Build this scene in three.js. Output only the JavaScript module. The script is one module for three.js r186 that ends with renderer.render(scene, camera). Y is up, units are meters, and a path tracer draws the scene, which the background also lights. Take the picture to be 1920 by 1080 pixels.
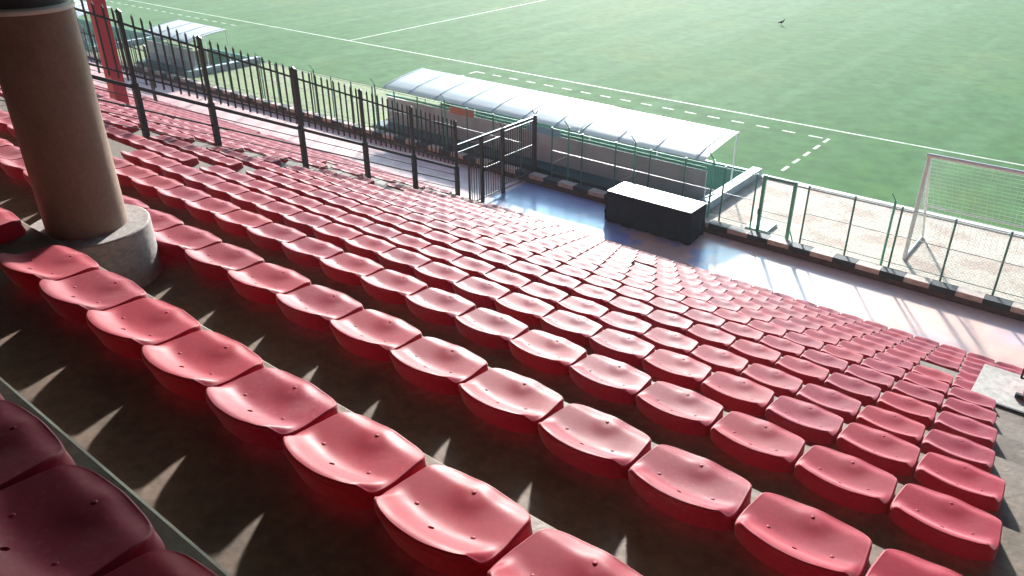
import * as THREE from 'three';
import { Sky } from 'three/addons/objects/Sky.js';
import { mergeGeometries } from 'three/addons/utils/BufferGeometryUtils.js';

// ---------------------------------------------------------------- camera, sky, sun, exposure
const scene = new THREE.Scene();
const R = THREE.MathUtils.degToRad;
const camera = new THREE.PerspectiveCamera(39.8, 16 / 9, 0.05, 900);
camera.rotation.order = 'YXZ';
camera.position.set(0, 8.01, 0);
camera.rotation.set(R(-28.34), R(39.33), R(-0.39));
camera.updateMatrixWorld(true);

const sunDir = new THREE.Vector3().setFromSphericalCoords(1, R(90 - 19.8), R(180 + 31.5));   // low sun beyond the pitch, 31.5 degrees left of straight ahead of the stand
const sky = new Sky();
sky.name = 'sky'; sky.userData.kind = 'structure';
sky.scale.setScalar(800);
sky.material.uniforms.sunPosition.value.copy(sunDir);
sky.material.uniforms.turbidity.value = 9;
sky.material.uniforms.rayleigh.value = 1.6;
sky.material.uniforms.mieCoefficient.value = 0.006;
sky.material.uniforms.mieDirectionalG.value = 0.78;
scene.add(sky);
scene.environmentIntensity = 0.105;

const sun = new THREE.DirectionalLight(new THREE.Color(1, 0.95, 0.89), 4.2);
sun.target.position.set(-8, 2, -10); sun.position.copy(sunDir).multiplyScalar(120).add(sun.target.position);
sun.castShadow = true; sun.shadow.mapSize.set(4096, 4096); sun.shadow.radius = 4.5;
Object.assign(sun.shadow.camera, { left: -60, right: 60, top: 60, bottom: -60, near: 1, far: 300 });
scene.add(sun, sun.target);

const renderer = new THREE.WebGLRenderer({ antialias: true });
renderer.toneMapping = THREE.LinearToneMapping;
renderer.toneMappingExposure = 2.7;
renderer.shadowMap.enabled = true;
scene.fog = new THREE.FogExp2(0xf4f8ff, 0.0011);

// ---------------------------------------------------------------- random, noise, textures
function rng(seed) { let a = seed >>> 0; return () => { a = (a + 0x6D2B79F5) | 0; let t = Math.imul(a ^ (a >>> 15), 1 | a); t = (t + Math.imul(t ^ (t >>> 7), 61 | t)) ^ t; return ((t ^ (t >>> 14)) >>> 0) / 4294967296; }; }
const rand = rng(20417);
const clamp = (v, a = 0, b = 1) => Math.min(b, Math.max(a, v));
const sm = (a, b, v) => { const t = clamp((v - a) / (b - a)); return t * t * (3 - 2 * t); };
function lattice(n, seed) { const r = rng(seed), a = new Float32Array(n * n); for (let i = 0; i < a.length; i++) a[i] = r(); return a; }
function fbm(size, first, octaves, seed, gain = 0.5, sx = 1, sy = 1) {       // tileable value noise, 0..1; sx, sy stretch the grain
  const out = new Float32Array(size * size); let amp = 1, total = 0;
  for (let o = 0; o < octaves; o++) {
    const nx = Math.max(1, Math.round(first * sx * 2 ** o)), ny = Math.max(1, Math.round(first * sy * 2 ** o)), n = Math.max(nx, ny), L = lattice(n, seed + o * 77);
    for (let y = 0; y < size; y++) { const fy = y / size * ny, y0 = Math.floor(fy), ty = fy - y0, wy = ty * ty * (3 - 2 * ty);
      for (let x = 0; x < size; x++) { const fx = x / size * nx, x0 = Math.floor(fx), tx = fx - x0, wx = tx * tx * (3 - 2 * tx);
        const a = L[(y0 % ny) * n + x0 % nx], b = L[(y0 % ny) * n + (x0 + 1) % nx], c = L[((y0 + 1) % ny) * n + x0 % nx], d = L[((y0 + 1) % ny) * n + (x0 + 1) % nx];
        out[y * size + x] += amp * ((a + (b - a) * wx) * (1 - wy) + (c + (d - c) * wx) * wy); } }
    total += amp; amp *= gain;
  }
  for (let i = 0; i < out.length; i++) out[i] /= total;
  return out;
}
const toS = (l) => 255 * (l <= 0.0031308 ? 12.92 * l : 1.055 * Math.pow(l, 1 / 2.4) - 0.055);
function tex(size, fn, repeat, srgb = true) {                                 // fn(i, x, y) -> linear [r, g, b]
  const d = new Uint8Array(size * size * 4);
  for (let y = 0, i = 0; y < size; y++) for (let x = 0; x < size; x++, i++) { const c = fn(i, x, y); for (let k = 0; k < 3; k++) d[i * 4 + k] = clamp(srgb ? toS(clamp(c[k])) : 255 * c[k], 0, 255); d[i * 4 + 3] = 255; }
  const t = new THREE.DataTexture(d, size, size); t.wrapS = t.wrapT = THREE.RepeatWrapping; t.magFilter = THREE.LinearFilter; t.minFilter = THREE.LinearMipmapLinearFilter; t.generateMipmaps = true;
  if (srgb) t.colorSpace = THREE.SRGBColorSpace;
  t.repeat.set(1 / repeat, 1 / repeat); t.needsUpdate = true; return t;
}
const mixc = (a, b, t) => [a[0] + (b[0] - a[0]) * t, a[1] + (b[1] - a[1]) * t, a[2] + (b[2] - a[2]) * t];
const mulc = (a, k) => [a[0] * k, a[1] * k, a[2] * k];
const S = 512;
const nA = fbm(S, 4, 6, 11), nB = fbm(S, 6, 5, 29), nC = fbm(S, 64, 3, 47, 0.6), nD = fbm(S, 3, 4, 83, 0.55), nStreak = fbm(S, 4, 5, 101, 0.6, 6, 0.6);
const std = (o) => new THREE.MeshStandardMaterial({ side: THREE.DoubleSide, ...o });
const phys = (o) => new THREE.MeshPhysicalMaterial({ side: THREE.DoubleSide, ...o });
const lin = (r, g, b) => new THREE.Color().setRGB(r, g, b);

const M = {};
{
  const bump = tex(S, (i) => { const v = 0.55 * nC[i] + 0.45 * nB[i]; return [v, v, v]; }, 1.5, false);
  const rough = (lo, hi, rep) => tex(S, (i) => { const v = lo + (hi - lo) * clamp(nA[i] * 1.4 - 0.2); return [v, v, v]; }, rep, false);
  const conc = (base, stain, rep) => tex(S, (i) => mulc(mixc(base, stain, sm(0.5, 0.74, nA[i])), (0.70 + 0.60 * nC[i]) * (0.86 + 0.28 * nB[i])), rep);
  M.concrete = std({ map: conc([0.185, 0.132, 0.098], [0.115, 0.084, 0.064], 2.3), roughnessMap: rough(0.5, 0.88, 2.3), roughness: 1, bumpMap: bump, bumpScale: 0.003 });
  M.pedestal = std({ map: conc([0.36, 0.31, 0.30], [0.27, 0.23, 0.23], 1.1), roughness: 0.9, bumpMap: bump, bumpScale: 0.003 });
  M.slab = std({ map: conc([0.42, 0.39, 0.35], [0.33, 0.29, 0.26], 2.7), roughness: 0.8, bumpMap: bump, bumpScale: 0.002 });
  M.plaster = std({ map: tex(S, (i) => mulc(mixc([0.29, 0.19, 0.145], [0.235, 0.145, 0.11], sm(0.4, 0.7, nD[i])), 0.86 + 0.28 * nC[i]), 1.2), roughness: 0.75, bumpMap: bump, bumpScale: 0.0015 });
  M.walk = phys({ map: tex(1024, (i, x, y) => { const j = (y >> 1) * S + (x >> 1), b = sm(0.46, 0.62, x / 1024 + 0.06 + (nA[((y * 2) % S) * S + (x * 2) % S] - 0.5) * 0.9); return mulc(mixc(mixc([0.33, 0.37, 0.66], [0.52, 0.55, 0.72], sm(0.45, 0.6, nB[j])), mixc([0.90, 0.55, 0.43], [0.70, 0.56, 0.70], sm(0.5, 0.65, nA[j])), b), (0.8 + 0.4 * nB[j]) * (0.88 + 0.24 * nC[j])); }, 16), roughnessMap: rough(0.36, 0.62, 3.1), roughness: 1, clearcoat: 0.3, clearcoatRoughness: 0.15 });
  M.walkPink = std({ map: tex(S, (i) => mulc(mixc([0.78, 0.48, 0.45], [0.66, 0.38, 0.35], sm(0.4, 0.65, nA[i])), 0.8 + 0.4 * nC[i]), 3), roughness: 0.55 });
  M.paving = std({ map: tex(S, (i) => mulc(mixc([0.55, 0.46, 0.38], [0.46, 0.34, 0.27], sm(0.42, 0.62, nB[i])), 0.5 + 1.0 * nC[i]), 2.2), roughness: 0.85, bumpMap: bump, bumpScale: 0.004 });
  M.edging = std({ map: conc([0.70, 0.66, 0.61], [0.58, 0.53, 0.49], 1.7), roughness: 0.85 });
  M.dirt = std({ map: tex(S, (i) => mulc(mixc([0.15, 0.12, 0.08], [0.08, 0.08, 0.04], sm(0.4, 0.6, nA[i])), 0.5 + nC[i]), 1.4), roughness: 0.95 });
  const turf = (a, b, c, rep) => tex(S, (i) => mulc(mixc(mixc(a, b, sm(0.35, 0.68, nStreak[i])), c, 0.7 * sm(0.52, 0.75, nA[i])), 0.7 + 0.6 * nC[i]), rep);
  M.turf = phys({ map: turf([0.058, 0.158, 0.046], [0.078, 0.180, 0.066], [0.096, 0.178, 0.044], 26), roughness: 0.9, specularIntensity: 0.15, sheen: 0.65, sheenRoughness: 0.4, sheenColor: lin(0.66, 0.74, 0.62) });
  M.verge = std({ map: turf([0.20, 0.27, 0.08], [0.24, 0.29, 0.12], [0.33, 0.31, 0.19], 6), roughness: 0.85 });
  M.line = std({ map: tex(S, (i) => mulc(mixc([0.60, 0.64, 0.52], [0.38, 0.46, 0.32], sm(0.5, 0.7, nA[i])), 0.75 + 0.5 * nC[i]), 1.2), roughness: 0.8 });
  M.earth = std({ color: lin(0.16, 0.13, 0.09), roughness: 1 });
  M.black = std({ color: lin(0.016, 0.017, 0.022), roughness: 0.42 });
  M.black2 = std({ color: lin(0.022, 0.021, 0.024), roughness: 0.5 });
  M.redPaint = std({ color: lin(0.55, 0.013, 0.035), roughness: 0.45 });
  M.kerbRed = std({ map: tex(S, (i) => mulc(mixc([0.105, 0.045, 0.035], [0.05, 0.028, 0.024], sm(0.4, 0.65, nA[i])), 0.7 + 0.6 * nC[i]), 1.3), roughness: 0.8 });
  M.kerbBlack = std({ map: tex(S, (i) => mulc([0.022, 0.026, 0.034], 0.6 + 0.8 * nA[i]), 1.1), roughness: 0.7 });
  M.kerbWhite = std({ map: tex(S, (i) => mulc(mixc([0.62, 0.50, 0.43], [0.42, 0.31, 0.26], sm(0.45, 0.7, nA[i])), 0.8 + 0.4 * nC[i]), 1.1), roughness: 0.7 });
  M.green = std({ color: lin(0.10, 0.42, 0.28), roughness: 0.4, metalness: 0.1 });
  M.greenDark = std({ color: lin(0.07, 0.25, 0.18), roughness: 0.45, metalness: 0.1 });
  M.wire = std({ color: lin(0.20, 0.30, 0.26), roughness: 0.45, metalness: 0.5 });
  M.galv = std({ color: lin(0.55, 0.56, 0.57), roughness: 0.4, metalness: 0.6 });
  M.white = std({ color: lin(0.76, 0.77, 0.76), roughness: 0.4 });
  M.net = std({ color: lin(0.72, 0.74, 0.70), roughness: 0.7 });
  M.canopy = phys({ color: lin(0.84, 0.87, 0.88), roughness: 1, transmission: 0.6, thickness: 0, clearcoat: 1, clearcoatRoughness: 0.38 });
  M.grey = std({ map: tex(S, (i) => mulc([0.56, 0.54, 0.60], 0.75 + 0.5 * nB[i]), 2), roughness: 0.6 });
  M.teal = std({ map: tex(S, (i) => mulc(mixc([0.06, 0.14, 0.18], [0.03, 0.07, 0.10], nA[i]), 0.7 + 0.6 * nC[i]), 1.6), roughness: 0.7 });
  M.paleBlue = std({ map: tex(S, (i) => mulc(mixc([0.50, 0.58, 0.63], [0.38, 0.45, 0.52], sm(0.45, 0.65, nA[i])), 0.86 + 0.28 * nC[i]), 1.5), roughness: 0.6 });
  M.orange = std({ color: lin(0.72, 0.20, 0.11), roughness: 0.6 });
  M.cloth = phys({ color: lin(0.008, 0.009, 0.022), roughness: 0.7, specularIntensity: 0.35 });
  M.tableTop = std({ map: tex(S, (i) => mulc([0.68, 0.70, 0.72], 0.9 + 0.2 * nB[i]), 1.2), roughness: 0.35 });
  M.steelDark = std({ color: lin(0.05, 0.05, 0.055), roughness: 0.6, metalness: 0.3 });
  M.roofUnder = std({ color: lin(0.10, 0.095, 0.095), roughness: 0.6 });
  M.seatGreen = phys({ color: lin(0.02, 0.12, 0.07), roughness: 0.4 });
  M.feather = std({ color: lin(0.02, 0.02, 0.022), roughness: 0.6 });
}
const scuff = tex(S, (i) => { const v = 0.42 + 0.12 * sm(0.4, 0.75, nA[i]) + 0.06 * nB[i]; return [v, v, v]; }, 0.9, false);
const seatTone = (r, g, b, dust) => phys({
  map: tex(256, (i, x, y) => { const j = (y * 2) * S + x * 2; return mulc(mixc([r, g, b], [r * 0.9 + 0.03, g + 0.05, b + 0.045], dust * (0.6 * sm(0.5, 0.74, nA[j]) + 0.5 * sm(0.62, 0.75, nC[j]))), 0.86 + 0.28 * nC[j]); }, 0.9),
  roughness: 1, specularIntensity: 0.5, transmission: 0.34, thickness: 0, clearcoat: 0.44, clearcoatRoughness: 1, clearcoatRoughnessMap: scuff });
const seatMats = [seatTone(0.40, 0.002, 0.032, 0.3), seatTone(0.36, 0.003, 0.035, 0.6), seatTone(0.42, 0.003, 0.031, 0.2), seatTone(0.38, 0.006, 0.042, 1.0)];

// ---------------------------------------------------------------- builders
const taken = {};
function numbered(n) { const k = taken[n] = (taken[n] ?? -1) + 1; return k ? `${n}_${String(k).padStart(3, '0')}` : n; }
function metric(g) {                                                          // uv in metres from the shape's own axes
  const p = g.attributes.position, n = g.attributes.normal, uv = new Float32Array(p.count * 2);
  for (let i = 0; i < p.count; i++) { const ax = Math.abs(n.getX(i)), ay = Math.abs(n.getY(i)), az = Math.abs(n.getZ(i)); let u, v;
    if (ay >= ax && ay >= az) { u = p.getX(i); v = p.getZ(i); } else if (ax >= az) { u = p.getZ(i); v = p.getY(i); } else { u = p.getX(i); v = p.getY(i); }
    uv[2 * i] = u; uv[2 * i + 1] = v; }
  g.setAttribute('uv', new THREE.BufferAttribute(uv, 2)); return g;
}
function bx(x0, x1, y0, y1, z0, z1) { const g = new THREE.BoxGeometry(x1 - x0, y1 - y0, z1 - z0); g.translate((x0 + x1) / 2, (y0 + y1) / 2, (z0 + z1) / 2); return metric(g); }
function prism(pts, x0, x1) {                                                 // outline [[z, y], ...] pulled along x, flat faces
  const pos = [], tri = (a, b, c) => pos.push(...a, ...b, ...c), n = pts.length;
  for (let i = 0; i < n; i++) { const [za, ya] = pts[i], [zb, yb] = pts[(i + 1) % n]; const a = [x0, ya, za], b = [x0, yb, zb], c = [x1, yb, zb], d = [x1, ya, za]; tri(a, b, c); tri(a, c, d); }
  for (let i = 1; i < n - 1; i++) { tri([x0, pts[0][1], pts[0][0]], [x0, pts[i + 1][1], pts[i + 1][0]], [x0, pts[i][1], pts[i][0]]); tri([x1, pts[0][1], pts[0][0]], [x1, pts[i][1], pts[i][0]], [x1, pts[i + 1][1], pts[i + 1][0]]); }
  const g = new THREE.BufferGeometry(); g.setAttribute('position', new THREE.BufferAttribute(new Float32Array(pos), 3)); g.computeVertexNormals(); return metric(g);
}
const V = (x, y, z) => new THREE.Vector3(x, y, z);
function bar(a, b, r, seg = 8, r2 = r) {                                      // round bar from a to b
  const d = new THREE.Vector3().subVectors(b, a), L = d.length(), g = new THREE.CylinderGeometry(r2, r, L, seg, 1);
  g.applyQuaternion(new THREE.Quaternion().setFromUnitVectors(V(0, 1, 0), d.normalize())); g.translate((a.x + b.x) / 2, (a.y + b.y) / 2, (a.z + b.z) / 2); return g;
}
function sbar(a, b, w, h = w) {                                               // square bar from a to b
  const d = new THREE.Vector3().subVectors(b, a), L = d.length(), g = new THREE.BoxGeometry(w, h, L);
  g.applyMatrix4(new THREE.Matrix4().lookAt(b, a, Math.abs(d.y) > 0.95 * L ? V(0, 0, 1) : V(0, 1, 0))); g.translate((a.x + b.x) / 2, (a.y + b.y) / 2, (a.z + b.z) / 2); return g;
}
const join = (l) => mergeGeometries(l.map((g) => { const q = g.index ? g.toNonIndexed() : g.clone(); for (const k of Object.keys(q.attributes)) if (!['position', 'normal', 'uv'].includes(k)) q.deleteAttribute(k); return q; }));
function mesh(name, geo, mat, parent) { const m = new THREE.Mesh(geo, mat); m.name = parent ? name : numbered(name); m.castShadow = m.receiveShadow = true; (parent || scene).add(m); return m; }
function tag(o, label, category, group) { o.userData.label = label; o.userData.category = category; if (group) o.userData.group = group; return o; }
function thing(name, label, category, at = [0, 0, 0], group) { const o = new THREE.Group(); o.name = numbered(name); o.position.set(...at); scene.add(o); return tag(o, label, category, group); }
function struct(name, geo, mat) { const m = mesh(name, geo, mat); m.userData.kind = 'structure'; return m; }
function structGroup(name) { const o = new THREE.Group(); o.name = numbered(name); o.userData.kind = 'structure'; scene.add(o); return o; }

// ---------------------------------------------------------------- rows of the stand: z of the back lip, y of the step
const rows = [];
{ const lip = [-0.225, -1.13, -2.121, -3.155, -4.13, -5.134, -6.114], step = [6.57, 6.177, 5.786, 5.293, 4.819, 4.312, 3.863];
  for (let i = 0; i < 15; i++) rows.push(i < 7 ? { lip: lip[i], y: step[i] } : { lip: -6.114 - (i - 6) * 1.0, y: 3.863 - (i - 6) * 0.467 });
  rows.forEach((r) => { r.edge = r.lip - 0.37; }); }
const phase = [-1.68, -1.28, -0.965, -0.175, -0.225, -0.342, -0.405];         // centre of one seat of each row
for (let i = 7; i < 15; i++) phase.push(phase[6] - 0.08 * (i - 6));
const lastX = [0.1, 0.1, -0.06, -0.17, -0.2, -0.3, -0.4];                     // centre of the seat at the aisle
for (let i = 7; i < 15; i++) lastX.push(phase[i] + 0.01);

// ---------------------------------------------------------------- ground, pitch and walkways
const earth = struct('ground', bx(-300, 300, -1.6, -1.2, -300, 120), M.earth);
struct('pitch', bx(-140, 90, -1.1, 0, -130, -21.3), M.turf);
struct('pavement', bx(-8.1, 40, -1.1, -0.01, -21.02, -17.3), M.paving);
struct('pavement_edging', bx(-8.1, 40, -1.1, 0.015, -21.3, -21.02), M.edging);
struct('grass_verge', bx(-31.7, -20.6, -1.1, -0.01, -21.3, -17.3), M.verge);
struct('grass_verge', bx(-40.1, -36.4, -1.1, -0.01, -21.3, -17.3), M.verge);
struct('grass_verge', bx(-90, -54.6, -1.1, -0.01, -21.3, -17.3), M.verge);
struct('soil_strip', bx(-90, 40, -1.1, 0.06, -17.3, -16.92), M.dirt);
struct('walkway', bx(-13.05, 20, -0.3, 0, -16.62, -14.2), M.walk);
struct('walkway', bx(-60, -13.05, -0.3, 0, -16.62, -14.2), M.walkPink);

// painted lines on the turf, each a sheet 4 mm proud
{
  const g = structGroup('pitch_markings');
  const strip = (n, x0, x1, z0, z1) => mesh(n, bx(x0, x1, -0.02, 0.004, z0, z1), M.line, g);
  strip('touchline', -100, 60, -26.77, -26.67);
  strip('halfway_line', -32.45, -32.35, -100, -26.77);
  for (let x = -22.9; x < -8.1; x += 0.903) strip('dash', x, x + 0.45, -25.71, -25.61);
  for (const x of [-7.86, -22.98]) for (let k = 0; k < 5; k++) strip('dash', x, x + 0.1, -25.71 + k * 0.83, -25.25 + k * 0.83);
  for (let x = -41.1; x > -56; x -= 0.903) strip('dash', x, x + 0.45, -25.71, -25.61);
}

// ---------------------------------------------------------------- terraces
function terrace(x0, x1) {
  const g = structGroup('seating_terrace');
  rows.forEach((r, i) => {
    const back = i ? rows[i - 1].edge + 0.04 : 2.2, low = (i < rows.length - 1 ? rows[i + 1].y : 0) - 0.2;
    mesh('step', prism([[r.edge, low], [r.edge, r.y - 0.012], [r.edge + 0.012, r.y], [back, r.y], [back, low]], x0, x1), M.concrete, g);
  });
  mesh('base', bx(x0 + 0.05, x1 - 0.05, -1, 0.05, rows[14].edge + 0.3, 0), M.concrete, g);
}
terrace(-13.3, 3.2);
terrace(-30, -13.32);
{ // flat landing across the aisle, with the dark joint at its back edge
  const g = structGroup('aisle_landing'), r = rows[8];
  mesh('slab', bx(-0.62, 3.0, 1.2, r.y + 0.012, r.edge - 0.72, r.edge + 0.02), M.slab, g);
  mesh('joint_strip', bx(-0.50, 3.0, r.y - 0.02, r.y + 0.02, r.edge + 0.022, r.edge + 0.05), M.steelDark, g);
}

// ---------------------------------------------------------------- seats
function seatShape(na, rings) {
  const cz = -0.05, hole = 0.0095, pos = [], uv = [], idx = [];
  const dense = [], ND = 4000;
  for (let k = 0; k < ND; k++) {                                              // rounded outline seen from above: back bows out, front narrower
    const t = k / ND * 2 * Math.PI, c = Math.cos(t), s = Math.sin(t), e = s > 0 ? 0.26 : 0.34;
    let x = Math.sign(c) * Math.pow(Math.abs(c), e) * 0.2125, z = Math.sign(s) * Math.pow(Math.abs(s), e) * 0.146;
    x *= 1 - 0.065 * sm(0.08, -0.15, z); z = z - 0.154;
    if (s > 0) z += 0.066 * (1 - Math.pow(Math.abs(x) / 0.212, 2.3)) * sm(0, 0.6, s) - 0.012; else z += -0.010 * (1 - (x / 0.2) ** 2);
    dense.push([x, z]);
  }
  const outline = [], run = [0];                                              // the same outline in equal steps
  for (let k = 0; k < ND; k++) { const a = dense[k], b = dense[(k + 1) % ND]; run.push(run[k] + Math.hypot(b[0] - a[0], b[1] - a[1])); }
  for (let k = 0, j = 0; k < na; k++) { const want = (k + 0.5) / na * run[ND]; while (run[j + 1] < want) j++; const f = (want - run[j]) / (run[j + 1] - run[j] || 1), a = dense[j], b = dense[(j + 1) % ND]; outline.push([a[0] + (b[0] - a[0]) * f, a[1] + (b[1] - a[1]) * f]); }
  const h = (x, z) => {
    const ax = Math.abs(x);
const zb = 0.046 * (1 - Math.pow(Math.min(1, ax / 0.212), 2.3)) - 0.012, lip = 0.068 * Math.pow(sm(zb - 0.15, zb + 0.012, z), 1.5) * (1 - 0.12 * sm(0.10, 0.18, ax)) * (1 - 0.8 * sm(0.178, 0.214, ax));
    const side = 0.006 * Math.pow(ax / 0.21, 2.6), front = -0.018 * sm(-0.24, -0.31, z);
    const pommel = 0.011 * Math.exp(-((x / 0.055) ** 2) - ((z + 0.27) / 0.07) ** 2) - 0.006 * Math.exp(-((x / 0.03) ** 2) - ((z + 0.245) / 0.025) ** 2);
    const dish = -0.007 * Math.exp(-((x / 0.12) ** 2) - ((z + 0.14) / 0.08) ** 2);
    return 0.092 + lip + side + front + pommel + dish;
  };
  const sK = []; for (let k = 0; k <= rings; k++) { const t = k / rings; sK.push(1 - Math.pow(1 - t, 1.25)); }
  const put = (x, y, z) => { pos.push(x, y, z); uv.push(x, z + y); };
  for (const drop of [0.04, 0.0005]) for (const [ox, oz] of outline) { const L = Math.hypot(ox, oz - cz), x = ox / L * hole, z = cz + (oz - cz) / L * hole; put(x, h(x, z) - drop, z); }   // short drain tube under the hole
  for (const t of sK) for (const [ox, oz] of outline) {
    const dx = ox, dz = oz - cz, L = Math.hypot(dx, dz), hx = dx / L * hole, hz = cz + dz / L * hole;
    const x = hx + (ox - hx) * t, z = hz + (oz - hz) * t; put(x, h(x, z), z);
  }
  const skirt = [[0.0030, 0.0008], [0.0062, -0.0025], [0.0084, -0.0075], [0.0092, -0.013], [0.0095, -0.03], [0.0095, -1]];
  for (const [out, dn] of skirt) for (const [ox, oz] of outline) {
    const L = Math.hypot(ox, oz + 0.14), nx = ox / L, nz = (oz + 0.14) / L, top = h(ox, oz);
    let x = ox + nx * out, z = oz + nz * out, y = dn === -1 ? 0.0 : top + dn;
    if (dn === -1) { y = 0.042 * sm(-0.14, -0.02, z); z -= 0.012 * sm(-0.1, -0.3, z); z -= 0.03 * sm(-0.1, 0.04, z); x *= 0.995; }
    put(x, y, z);
  }
  const nr = 2 + sK.length + skirt.length;
  for (let r = 0; r < nr - 1; r++) for (let k = 0; k < na && r !== 1; k++) { const a = r * na + k, b = r * na + (k + 1) % na, c = a + na, d = b + na; idx.push(a, b, c, b, d, c); }
  const g = new THREE.BufferGeometry();
  g.setAttribute('position', new THREE.Float32BufferAttribute(pos, 3)); g.setAttribute('uv', new THREE.Float32BufferAttribute(uv, 2)); g.setIndex(idx); g.computeVertexNormals();
  return { g, h };
}
const fine = seatShape(72, 16), mid = seatShape(40, 9), coarse = seatShape(20, 5);
const boltGeo = new THREE.SphereGeometry(0.0085, 12, 6, 0, Math.PI * 2, 0, Math.PI / 2); boltGeo.scale(1, 0.45, 1);
const boltSpots = [[-0.115, -0.105], [0.115, -0.105], [-0.005, -0.248]];
const holes = [                                                              // places where seats are missing: [row, x from, x to]
  [1, -4.7, -4.2], [4, -10.2, -9.5], [5, -10.1, -9.6], [6, -10.7, -9.9], [10, -1.3, -0.9], [11, -6.6, -5.9], [10, -12.2, -11.3], [8, -12.7, -12.1]];
const spots = [];
for (let i = 0; i < 15; i++) {
  const right = i >= 11 ? 0.75 : lastX[i] + 0.01;
  const k0 = Math.ceil((-12.72 - phase[i]) / 0.45), k1 = Math.floor((right - phase[i]) / 0.45 + 0.05);
  for (let k = k0; k <= k1; k++) {
    const x = phase[i] + 0.45 * k;
    if (holes.some(([r, a, b]) => r === i && x > a && x < b)) continue;
    spots.push({ i, x, k, k1, block: 0, z: rows[i].lip, y: rows[i].y });
  }
}
for (let i = 5; i < 15; i++) for (let x = -13.75; x > -29.5; x -= 0.45) { if (rand() < 0.04) continue; spots.push({ i, x: x - 0.02 * i, block: 1, z: rows[i].lip, y: rows[i].y }); }
camera.updateProjectionMatrix(); camera.matrixWorldInverse.copy(camera.matrixWorld).invert();
for (const s of spots) {
  const p = V(s.x, s.y + 0.1, s.z - 0.15), d = p.distanceTo(camera.position); const q = p.clone().project(camera);
  s.seen = Math.abs(q.x) < 1 + 0.6 / d && Math.abs(q.y) < 1 + 1.1 / d && q.z < 1; s.d = d; s.size = s.seen ? 1 / d : 0;
}
const order = spots.filter((s) => s.seen).sort((a, b) => b.size - a.size);
const single = new Set(order.slice(0, 300));
const ord = (n) => n + (n % 10 === 1 && n % 100 !== 11 ? 'st' : n % 10 === 2 && n % 100 !== 12 ? 'nd' : n % 10 === 3 && n % 100 !== 13 ? 'rd' : 'th');
{
  const proto = {};
  const make = (s) => {
    const lod = s.d < 9 ? 'fine' : s.d < 16 ? 'mid' : 'coarse', shape = { fine, mid, coarse }[lod], mat = seatMats[Math.floor(rand() * 4)];
    if (lod !== 'fine') return mesh('stadium_seat', shape.g, mat);
    const key = seatMats.indexOf(mat);
    if (!proto[key]) {
      const t = proto[key] = new THREE.Group(); t.name = numbered('stadium_seat'); scene.add(t);
      mesh('shell', shape.g, mat, t);
      for (const [bxx, bz] of boltSpots) { const b = mesh('bolt', boltGeo, mat, t); b.position.set(bxx, shape.h(bxx, bz) - 0.001, bz); }
      return t;
    }
    const c = proto[key].clone(); c.name = numbered('stadium_seat'); scene.add(c); return c;
  };
  for (const s of order) {
    if (!single.has(s)) continue;
    const o = make(s); o.position.set(s.x, s.y, s.z); o.rotation.set(0, R((rand() - 0.5) * 1.6), 0);
    let label;
    const n = s.block ? 0 : spots.filter((q) => q.block === 0 && q.i === s.i && q.x > s.x).length + 1;
    if (s.block) label = `red seat beyond the black railing, ${ord(Math.round((-13.5 - s.x) / 0.45) + 1)} from it, ${ord(s.i + 1)} row down`;
    else if (s.i === 0) label = `dark red shaded seat in the bottom left corner, ${ord(Math.round((s.x + 2.58) / 0.45) + 1)} from the left`;
    else if (s.i === 1) label = s.x > -4.5 ? `red seat in the row touching the column pedestal, ${ord(Math.round((s.x + 3.98) / 0.45) + 1)} right of it` : `red seat at the left edge, ${ord(Math.round((-4.88 - s.x) / 0.45) + 1)} left of the column pedestal`;
    else label = `red plastic stadium seat, ${ord(n)} from the right aisle end, ${ord(s.i + 1)} row from the camera`;
    tag(o, label, 'seat', 'red seats bolted along the terrace steps');
  }
  const rest = spots.filter((s) => !single.has(s) && s.d < 40);
  const im = new THREE.InstancedMesh(coarse.g, seatMats[0], rest.length), m4 = new THREE.Matrix4();
  rest.forEach((s, i) => { m4.makeTranslation(s.x, s.y, s.z); im.setMatrixAt(i, m4); });
  im.name = 'distant_stadium_seats'; im.castShadow = im.receiveShadow = true; im.userData.kind = 'stuff';
  tag(im, 'distant rows of small red seats down by the walkway and beyond the railing', 'seats'); scene.add(im);
}

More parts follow.
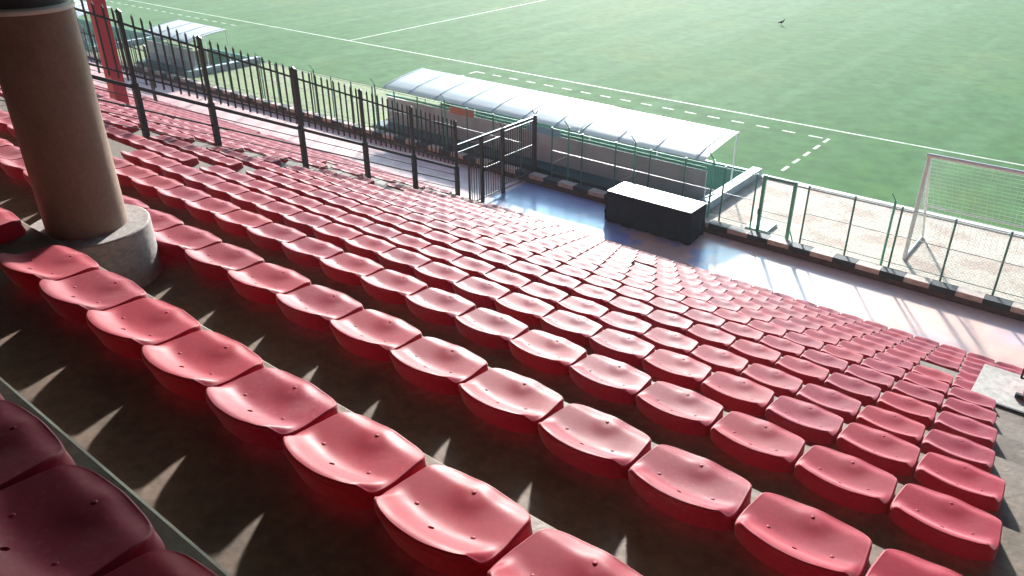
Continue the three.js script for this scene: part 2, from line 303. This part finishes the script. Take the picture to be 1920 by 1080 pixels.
// ---------------------------------------------------------------- round column on its pedestal, red pillar, roof
{
  const c = thing('round_column', 'thick brown plastered round column on a grey concrete pedestal', 'column', [-4.66, rows[2].y, -1.75]);
  const y0 = 0, top = 6.13 - rows[2].y;
  const lathe = (pts, n) => new THREE.LatheGeometry(pts.map(([r, y]) => new THREE.Vector2(r, y)), n);
  const cyl = (g) => { const p = g.attributes.position, u = g.attributes.uv; for (let i = 0; i < p.count; i++) u.setXY(i, u.getX(i) * 1.6, p.getY(i)); return g; };
  const cap = new THREE.CircleGeometry(0.331, 64); cap.rotateX(-Math.PI / 2); cap.translate(0, top, 0);
  mesh('pedestal', join([cyl(lathe([[0.342, y0], [0.342, top - 0.012], [0.3405, top - 0.005], [0.331, top]], 64)), metric(cap)]), M.pedestal, c);
  mesh('shaft', cyl(lathe([[0.219, top], [0.219, 1.56]], 64)), M.plaster, c);
  mesh('collar', lathe([[0.219, 1.555], [0.226, 1.558], [0.228, 1.570], [0.226, 1.582], [0.2, 1.588]], 64), M.edging, c);
  mesh('steel_post', bar(V(0, 1.58, 0), V(0, 4.36, 0), 0.205, 48), M.steelDark, c);
  const p = thing('steel_pillar', 'square red painted roof pillar standing behind the black railing', 'pillar', [-22.3, 2.0, -10.1]);
  mesh('shaft', bx(-0.17, 0.17, -0.05, 8.6, -0.17, 0.17), M.redPaint, p);
  mesh('base_plate', bx(-0.26, 0.26, -0.02, 0.06, -0.26, 0.26), M.redPaint, p);
  const r = thing('stand_roof', 'dark steel roof over the stand, above the picture', 'roof');
  mesh('roof_sheet', prism([[-11.3, 10.8], [9, 9.4], [9, 9.5], [-11.3, 10.9]], -45, 25), M.roofUnder, r);
  for (let x = -40.3; x < 25; x += 6) mesh('rafter', sbar(V(x, 10.66, -11.1), V(x, 9.23, 8.8), 0.2, 0.3), M.steelDark, r);
  mesh('back_wall', bx(-45, 25, 6.4, 9.6, 9.0, 9.2), M.roofUnder, r);
}

// ---------------------------------------------------------------- black railing with spiked pickets down the side of the block
const K = 0.467, treadAt = (z) => rows[14].y + (z - rows[14].lip + 0.1) * K;
function pike(x, y0, y1, z, w) { return join([bx(x - w / 2, x + w / 2, y0, y1 - 0.05, z - w / 2, z + w / 2), (() => { const g = new THREE.ConeGeometry(w * 0.95, 0.06, 4); g.rotateY(Math.PI / 4); g.translate(x, y1 - 0.02, z); return metric(g); })()]); }
function railing(x, zs, label, fromZ) {
  const g = thing('spiked_railing', label, 'railing', [x, 0, 0]);
  const line = (name, h, w, d, z0, z1, mat = M.black) => mesh(name, sbar(V(0, treadAt(z0) + h, z0), V(0, treadAt(z1) + h, z1), w, d), mat, g);
  const z1 = zs[zs.length - 1];
  for (const z of zs) {
    const y = treadAt(z);
    mesh('post', join([bx(-0.045, 0.045, y - 0.3, y + 0.95, z - 0.045, z + 0.045), pike(0, y + 0.95, y + 2.12, z, 0.062)]), M.black, g);
  }
  line('handrail', 0.88, 0.06, 0.06, fromZ, z1);
  line('top_rail', 1.90, 0.035, 0.035, fromZ, z1); line('lower_rail', 1.08, 0.03, 0.03, fromZ, z1);
  for (const h of [0.16, 0.34, 0.52, 0.70]) line('rail', h, h === 0.52 ? 0.03 : 0.016, h === 0.52 ? 0.03 : 0.016, fromZ, z1, M.black2);
  for (let z = fromZ; z > z1; z -= 0.142) { if (zs.some((q) => Math.abs(q - z) < 0.06)) continue; const y = treadAt(z); mesh('picket', pike(0, y + 0.97, y + 2.10 + (rand() - 0.5) * 0.02, z, 0.025), M.black2, g); }
}
railing(-13.05, [-3.4, -4.85, -6.21, -7.49, -9.32, -10.92, -12.34, -13.78], 'long black steel railing with spiked pickets stepping down beside the seats', -3.0);
railing(-27.9, [-9.3, -10.9, -12.4, -13.9], 'far black spiked railing behind the red pillar', -8.6);

// level black barrier and gate from the foot of the railing to the kerb
{
  const g = thing('steel_barrier', 'black steel barrier and gate of upright bars closing off the walkway', 'barrier', [-13.05, 0, 0]);
  const arms = (z, y) => { for (const s of [-1, 1]) mesh('spike_arm', bar(V(0, y, z), V(s * 0.085, y + 0.13, z - s * 0.02), 0.011, 6), M.black, g); };
  for (const [z, h] of [[-14.73, 1.80], [-15.58, 1.80], [-16.97, 1.84]]) mesh('post', bx(-0.04, 0.04, 0, h, z - 0.04, z + 0.04), M.black, g);
  mesh('post', bx(-0.02, 0.02, 0, 1.62, -14.25, -14.21), M.black2, g);
  arms(-15.58, 1.80); arms(-16.97, 1.84);
  mesh('top_rail', sbar(V(0, 1.79, -13.8), V(0, 1.79, -16.97), 0.05, 0.05), M.black, g);
  for (const [y, a, b, w] of [[1.60, -13.8, -15.54, 0.03], [1.70, -15.62, -16.93, 0.025], [0.92, -14.77, -15.54, 0.025], [1.02, -15.62, -16.93, 0.025], [0.12, -14.25, -15.54, 0.03], [0.24, -15.62, -16.93, 0.03], [0.10, -15.62, -16.93, 0.025]]) mesh('rail', sbar(V(0, y, a), V(0, y, b), w, w), M.black2, g);
  for (let z = -14.32; z > -15.5; z -= 0.095) if (Math.abs(z + 14.73) > 0.05) mesh('upright_bar', bx(-0.008, 0.008, 0.13, 1.595, z - 0.008, z + 0.008), M.black2, g);
  for (let z = -15.72; z > -16.9; z -= 0.095) mesh('upright_bar', bx(-0.008, 0.008, 0.25, 1.695, z - 0.008, z + 0.008), M.black2, g);
  mesh('latch', bx(-0.06, 0.06, 0.86, 0.98, -14.81, -14.77), M.black, g);
}

// ---------------------------------------------------------------- painted kerb along the walkway
{
  const g = thing('painted_kerb', 'low kerb wall with black and white painted blocks behind the walkway', 'kerb');
  mesh('base', bx(-60, 20, -0.2, 0.125, -16.93, -16.625), M.kerbRed, g);
  const bg = new THREE.BoxGeometry(0.498, 0.115, 0.25); metric(bg);
  for (let x = -34.25, k = 0; x < 3; x += 0.5, k++) { const b = mesh('block', bg, k % 2 ? M.kerbWhite : M.kerbBlack, g); b.position.set(x, 0.1825 + (rand() - 0.5) * 0.008, -16.775 + (rand() - 0.5) * 0.01); }
}

// ---------------------------------------------------------------- green chain-link fence behind the kerb
function links(x0, x1, y0, y1, z, pitch = 0.075, r = 0.0016) {                // crossing wires
  const l = [], H = y1 - y0;
  for (let x = x0 - H; x < x1; x += pitch) for (const s of [1, -1]) {
    let a = x, b = x + H, ya = s > 0 ? y0 : y1, yb = s > 0 ? y1 : y0;
    if (a < x0) { ya += (x0 - a) * s; a = x0; } if (b > x1) { yb -= (b - x1) * s; b = x1; }
    if (b - a > 0.02) l.push(bar(V(a, ya, z + s * 0.0011), V(b, yb, z + s * 0.0011), r, 3));
  }
  return join(l);
}
function chainFence(posts, tall, label, seed) {
  const g = thing('chain_link_fence', label, 'fence'), z = -17.06, x0 = Math.min(...posts, ...tall), x1 = Math.max(...posts, ...tall), r = rng(seed);
  for (const x of posts) mesh('post', bar(V(x, 0.02, z), V(x + (r() - 0.5) * 0.02, 1.58, z), 0.022, 8), M.greenDark, g);
  for (const x of tall) { mesh('tall_post', join([bar(V(x, 0.02, z - 0.05), V(x, 1.66, z - 0.05), 0.026, 8), bar(V(x, 1.65, z - 0.05), V(x - 0.09, 1.84, z + 0.04), 0.013, 6)]), M.green, g); }
  for (const [y, m, rr] of [[1.55, M.wire, 0.010], [0.93, M.galv, 0.009], [0.30, M.wire, 0.008]]) mesh('rail_wire', bar(V(x0, y, z + 0.02), V(x1, y, z + 0.02), rr, 6), m, g);
  const m = mesh('mesh_wires', links(x0, x1, 0.2, 1.55, z + 0.015), M.wire, g); m.userData.kind = 'stuff';
}
chainFence([-12.52, -11.52, -10.46, -9.45, -8.45, -7.42, -6.62], [-12.0, -9.92, -7.75], 'green chain-link fence between the black barrier and the narrow gate', 5);
chainFence([-5.40, -4.38, -3.43, -2.39, -1.40, -0.38, 0.65, 1.68], [-3.60, 0.4], 'green chain-link fence in front of the goal, right of the narrow gate', 6);
{ const xs = []; for (let x = -13.6; x > -44; x -= 1.03) xs.push(x); chainFence(xs, [-16.6, -19.7, -22.8, -25.9, -29], 'green chain-link fence running on left of the black barrier', 7); }
{
  const g = thing('fence_gate', 'narrow green steel gate frame standing in the chain-link fence', 'gate', [-6.05, 0, -17.0]);
  for (const x of [-0.36, 0.36]) mesh('jamb', bx(x - 0.035, x + 0.035, 0.02, 1.62, -0.035, 0.035), M.green, g);
  mesh('head', bx(-0.325, 0.325, 1.55, 1.61, -0.03, 0.03), M.greenDark, g);
  for (const y of [0.75, 0.60, 0.26]) mesh('cross_wire', bar(V(-0.33, y, 0), V(0.33, y, 0), 0.007, 6), M.wire, g);
  mesh('latch', bx(-0.40, -0.33, 0.66, 0.80, 0.03, 0.06), M.greenDark, g);
  mesh('brace', bar(V(0.36, 0.5, -0.03), V(0.46, 0.05, -0.2), 0.014, 6), M.green, g);
  const m = mesh('mesh_wires', links(-0.33, 0.33, 0.26, 1.55, 0.0), M.wire, g); m.userData.kind = 'stuff';
}

// ---------------------------------------------------------------- shelters sunk beside the pitch
function shelter(x0, x1, label, seams, wallX, group) {
  const g = thing('team_shelter', label, 'shelter', [0, 0, 0], group), n = 15;
  const PR = [[-17.98, 1.27], [-18.15, 1.335], [-18.5, 1.415], [-19.0, 1.48], [-19.45, 1.53], [-19.9, 1.56]];
  const prof = (t) => { const u = Math.min(t * 5, 4.9999), i = Math.floor(u), f = u - i; return [PR[i][0] + (PR[i + 1][0] - PR[i][0]) * f, PR[i][1] + (PR[i + 1][1] - PR[i][1]) * f]; };
  struct('shelter_floor', bx(x0 - 0.3, x1 + 0.15, -1.1, -0.75, -21.29, -17.31), M.slab);
  const ends = [x0, ...seams, x1];
  for (let k = 0; k < ends.length - 1; k++) {
    const a = ends[k] + (k ? 0.03 : 0), b = ends[k + 1], drop = k % 2 ? -0.02 : 0, top = [], bot = [];
    for (let i = 0; i <= n; i++) { const [z, y] = prof(i / n); top.push([z, y + drop]); bot.push([z, y + drop - 0.012]); }
    const pos = [], idx = []; for (let i = 0; i <= n; i++) for (const x of [a, b]) { pos.push(x, top[i][1], top[i][0]); } for (let i = 0; i <= n; i++) for (const x of [a, b]) { pos.push(x, bot[i][1], bot[i][0]); }
    for (let i = 0; i < n; i++) { const p = i * 2, q = 2 * (n + 1) + i * 2; idx.push(p, p + 2, p + 1, p + 1, p + 2, p + 3, q, q + 1, q + 2, q + 1, q + 3, q + 2); }
    const gg = new THREE.BufferGeometry(); gg.setAttribute('position', new THREE.Float32BufferAttribute(pos, 3)); gg.setIndex(idx); gg.computeVertexNormals();
    mesh('canopy', gg, M.canopy, g);
    for (let x = a + 0.02; x < b; x += 1.19) { const l = []; for (let i = 0; i < n; i++) l.push(sbar(V(x, top[i][1] + 0.006, top[i][0]), V(x, top[i + 1][1] + 0.006, top[i + 1][0]), 0.045, 0.016)); mesh('canopy_rib', join(l), M.paleBlue, g); }
  }
  for (let x = x0 + 0.05; x <= x1 + 0.01; x += (x1 - x0 - 0.1) / Math.max(2, Math.round((x1 - x0) / 2.4))) {
    const [zf, yf] = prof(1), l = []; for (let i = 0; i < 6; i++) { const [a, b] = prof(i / 6), [c, d] = prof((i + 1) / 6); l.push(bar(V(x, b - 0.04, a), V(x, d - 0.04, c), 0.02, 6)); }
    mesh('hoop', join(l), M.white, g);
    mesh('front_post', bar(V(x, -0.75, zf), V(x, yf - 0.02, zf), 0.022, 8), M.white, g);
    mesh('bracket', bar(V(x, 0.16, -17.95), V(x + 0.35, 0.38, -18.14), 0.02, 6), M.white, g);
  }
  mesh('back_panel', bx(x0, x1, -0.2, 0.92, -18.22, -18.17), M.grey, g);
  mesh('plinth', bx(x0 - 0.2, x1, -0.9, 0.08, -18.10, -17.6), M.teal, g);
  mesh('back_rail', bx(x0, x1, 0.98, 1.04, -18.16, -18.10), M.green, g);
  mesh('front_rail', bx(x0, x1 + 0.2, -0.8, 0.06, -21.28, -21.2), M.greenDark, g);
  mesh('side_wall', bx(wallX - 0.14, wallX + 0.14, -0.9, 0.22, -21.15, -17.5), M.paleBlue, g);
  const sg = new THREE.BoxGeometry(0.42, 0.42, 0.40); metric(sg);
  for (let x = x0 + 0.5; x < x1 - 0.2; x += 0.52) { const s = mesh('bench_seat', sg, M.seatGreen, g); s.position.set(x, -0.5, -19.0); }
  mesh('bench_step', bx(x0, x1, -0.75, -0.55, -20.3, -19.6), M.seatGreen, g);
  return g;
}
const dug = shelter(-20.3, -8.4, 'long white curved team shelter behind the covered table', [-12.3], -8.24);
mesh('banner', bx(-17.2, -16.2, 0.96, 1.17, -17.97, -17.95), M.orange, dug);
mesh('blue_flap', bx(-14.1, -12.9, 0.98, 1.18, -17.97, -17.95), std({ color: lin(0.28, 0.55, 0.75), roughness: 0.5 }), dug);
shelter(-36.1, -32.3, 'short white shelter at the halfway line, seen through the pickets', [], -32.0);
shelter(-54.3, -42.3, 'farthest white shelter at the upper left behind the railing', [-48], -40.3);

// ---------------------------------------------------------------- table under a black cloth
{
  const g = thing('draped_table', 'long white-topped table draped in black cloth on the walkway', 'table', [-8.67, 0, -16.1]);
  const w = 1.14, d = 0.385, H = 0.80;
  mesh('table_top', bx(-w, w, H - 0.03, H + 0.012, -d, d), M.tableTop, g);
  const pos = [], idx = [], nu = 220, nv = 16, per = 4 * (w + d), r2 = rng(9), ph = [r2() * 6, r2() * 6, r2() * 6];
  for (let j = 0; j <= nv; j++) for (let i = 0; i <= nu; i++) {
    let s = i / nu * per, x, z, nx = 0, nz = 0; const v = j / nv;
    if (s < 2 * w) { x = -w + s; z = d; nz = 1; } else if (s < 2 * w + 2 * d) { x = w; z = d - (s - 2 * w); nx = 1; } else if (s < 4 * w + 2 * d) { x = w - (s - 2 * w - 2 * d); z = -d; nz = -1; } else { x = -w; z = -d + (s - 4 * w - 2 * d); nx = -1; }
    const f = 0.014 + v * (0.020 * Math.sin(s * 7 + ph[0] + v * 2.5) + 0.013 * Math.sin(s * 15 + ph[1]) + 0.006 * Math.sin(s * 31 + ph[2] - v * 2));
    const sag = 0.035 * Math.sin(Math.PI * clamp((s % 1.14) / 1.14)) * Math.exp(-(((v - 0.25 - 0.5 * Math.sin(Math.PI * (s % 1.14) / 1.14)) / 0.07) ** 2));
    pos.push(x + nx * (f + sag + 0.012 * v), (H - 0.0011) * (1 - v) + 0.004 * v + 0.015 * v * (0.5 + 0.5 * Math.sin(s * 5.2)), z + nz * (f + sag + 0.012 * v));
  }
  for (let j = 0; j < nv; j++) for (let i = 0; i < nu; i++) { const a = j * (nu + 1) + i; idx.push(a, a + nu + 1, a + 1, a + 1, a + nu + 1, a + nu + 2); }
  const gg = new THREE.BufferGeometry(); gg.setAttribute('position', new THREE.Float32BufferAttribute(pos, 3)); gg.setIndex(idx); gg.computeVertexNormals();
  mesh('cloth', gg, M.cloth, g);
  for (const [x, z] of [[-1, -0.3], [1, -0.3], [-1, 0.3], [1, 0.3]]) mesh('leg', bar(V(x, 0, z), V(x, H - 0.03, z), 0.018, 8), M.galv, g);
}

// ---------------------------------------------------------------- goal parked on the paving
{
  const g = thing('football_goal', 'white football goal with net parked behind the green fence', 'goal', [-3.36, -0.01, -18.1]), L = 7.32, H = 2.44, D = 1.5;
  for (const x of [0, L]) {
    mesh('goal_post', bar(V(x, 0, 0), V(x, H + 0.03, 0), 0.045, 14), M.white, g);
    mesh('back_stay', bar(V(x, H, -0.03), V(x, 0.03, -D), 0.028, 10), M.white, g);
    mesh('ground_bar', bar(V(x, 0.03, 0), V(x, 0.03, -D), 0.03, 10), M.white, g);
  }
  mesh('crossbar', bar(V(-0.055, H, 0), V(L + 0.055, H, 0), 0.045, 14), M.white, g);
  mesh('back_bar', bar(V(0, H * 0.42, -D * 0.58), V(L, H * 0.42, -D * 0.58), 0.02, 8), M.white, g);
  const l = [], at = (t) => [H - (H - 0.03) * t, -0.03 - (D - 0.03) * t - 0.18 * Math.sin(Math.PI * t)];
  for (let x = 0.12; x < L; x += 0.12) for (let k = 0; k < 8; k++) { const [ya, za] = at(k / 8), [yb, zb] = at((k + 1) / 8); l.push(bar(V(x + 0.02 * Math.sin(x * 7 + k), ya, za), V(x + 0.02 * Math.sin(x * 7 + k + 1), yb, zb), 0.003, 3)); }
  for (let k = 1; k < 22; k++) { const [y, z] = at(k / 22); l.push(bar(V(0, y, z), V(L, y, z), 0.003, 3)); }
  for (let k = 1; k < 18; k++) { const t = k / 18, [y, z] = at(t); l.push(bar(V(0, y, 0), V(0, y, z), 0.003, 3), bar(V(0, y, z), V(0, 0.03, z), 0.003, 3)); }
  const n = mesh('net', join(l), M.net, g); n.userData.kind = 'stuff';
}

// ---------------------------------------------------------------- red drum at the right edge, white slab, bird
{
  const r = rows[8], g = thing('plastic_drum', 'red plastic drum with black fittings at the right edge of the landing', 'drum', [-0.025, r.y + 0.012, r.edge - 0.28]);
  const lathe = (pts) => new THREE.LatheGeometry(pts.map(([a, b]) => new THREE.Vector2(a, b)), 40);
  mesh('body', lathe([[0, 0], [0.13, 0], [0.15, 0.02], [0.155, 0.12], [0.163, 0.14], [0.155, 0.16], [0.155, 0.30], [0.163, 0.32], [0.155, 0.34], [0.15, 0.44], [0.13, 0.46], [0, 0.46]]), M.redPaint, g);
  mesh('lid', lathe([[0, 0.461], [0.145, 0.461], [0.15, 0.48], [0.14, 0.53], [0, 0.535]]), M.black, g);
  mesh('handle', join([bar(V(-0.15, 0.24, 0.02), V(-0.21, 0.22, 0.02), 0.012, 6), bar(V(-0.21, 0.22, 0.02), V(-0.21, 0.34, 0.02), 0.012, 6), bar(V(-0.21, 0.34, 0.02), V(-0.15, 0.36, 0.02), 0.012, 6)]), M.black, g);
  mesh('foot', bx(-0.21, -0.13, 0, 0.05, 0.03, 0.07), M.black, g);
}
tag(mesh('concrete_slab', bx(-6.9, -6.35, -0.012, 0.05, -18.1, -17.45), M.paleBlue), 'pale square slab lying on the paving behind the gate', 'slab');
{
  const g = thing('bird', 'small dark bird standing alone far out on the pitch', 'bird', [-16.92, 0, -43.8]); g.scale.setScalar(0.75);
  const b = new THREE.SphereGeometry(0.1, 14, 10); b.scale(1.5, 0.9, 0.85); b.rotateZ(0.35); b.translate(0, 0.24, 0);
  const h = new THREE.SphereGeometry(0.05, 12, 8); h.translate(0.15, 0.40, 0);
  const bk = new THREE.ConeGeometry(0.016, 0.08, 6); bk.rotateZ(-Math.PI / 2); bk.translate(0.23, 0.40, 0);
  mesh('body', join([b, bar(V(0.09, 0.28, 0), V(0.15, 0.39, 0), 0.045, 8, 0.03), h, bk, bar(V(-0.1, 0.22, 0), V(-0.28, 0.13, 0), 0.05, 6, 0.02)]), M.feather, g);
  for (const z of [-0.03, 0.03]) mesh('leg', bar(V(0.01, 0, z), V(0, 0.17, z), 0.008, 6), M.feather, g);
}

renderer.render(scene, camera);
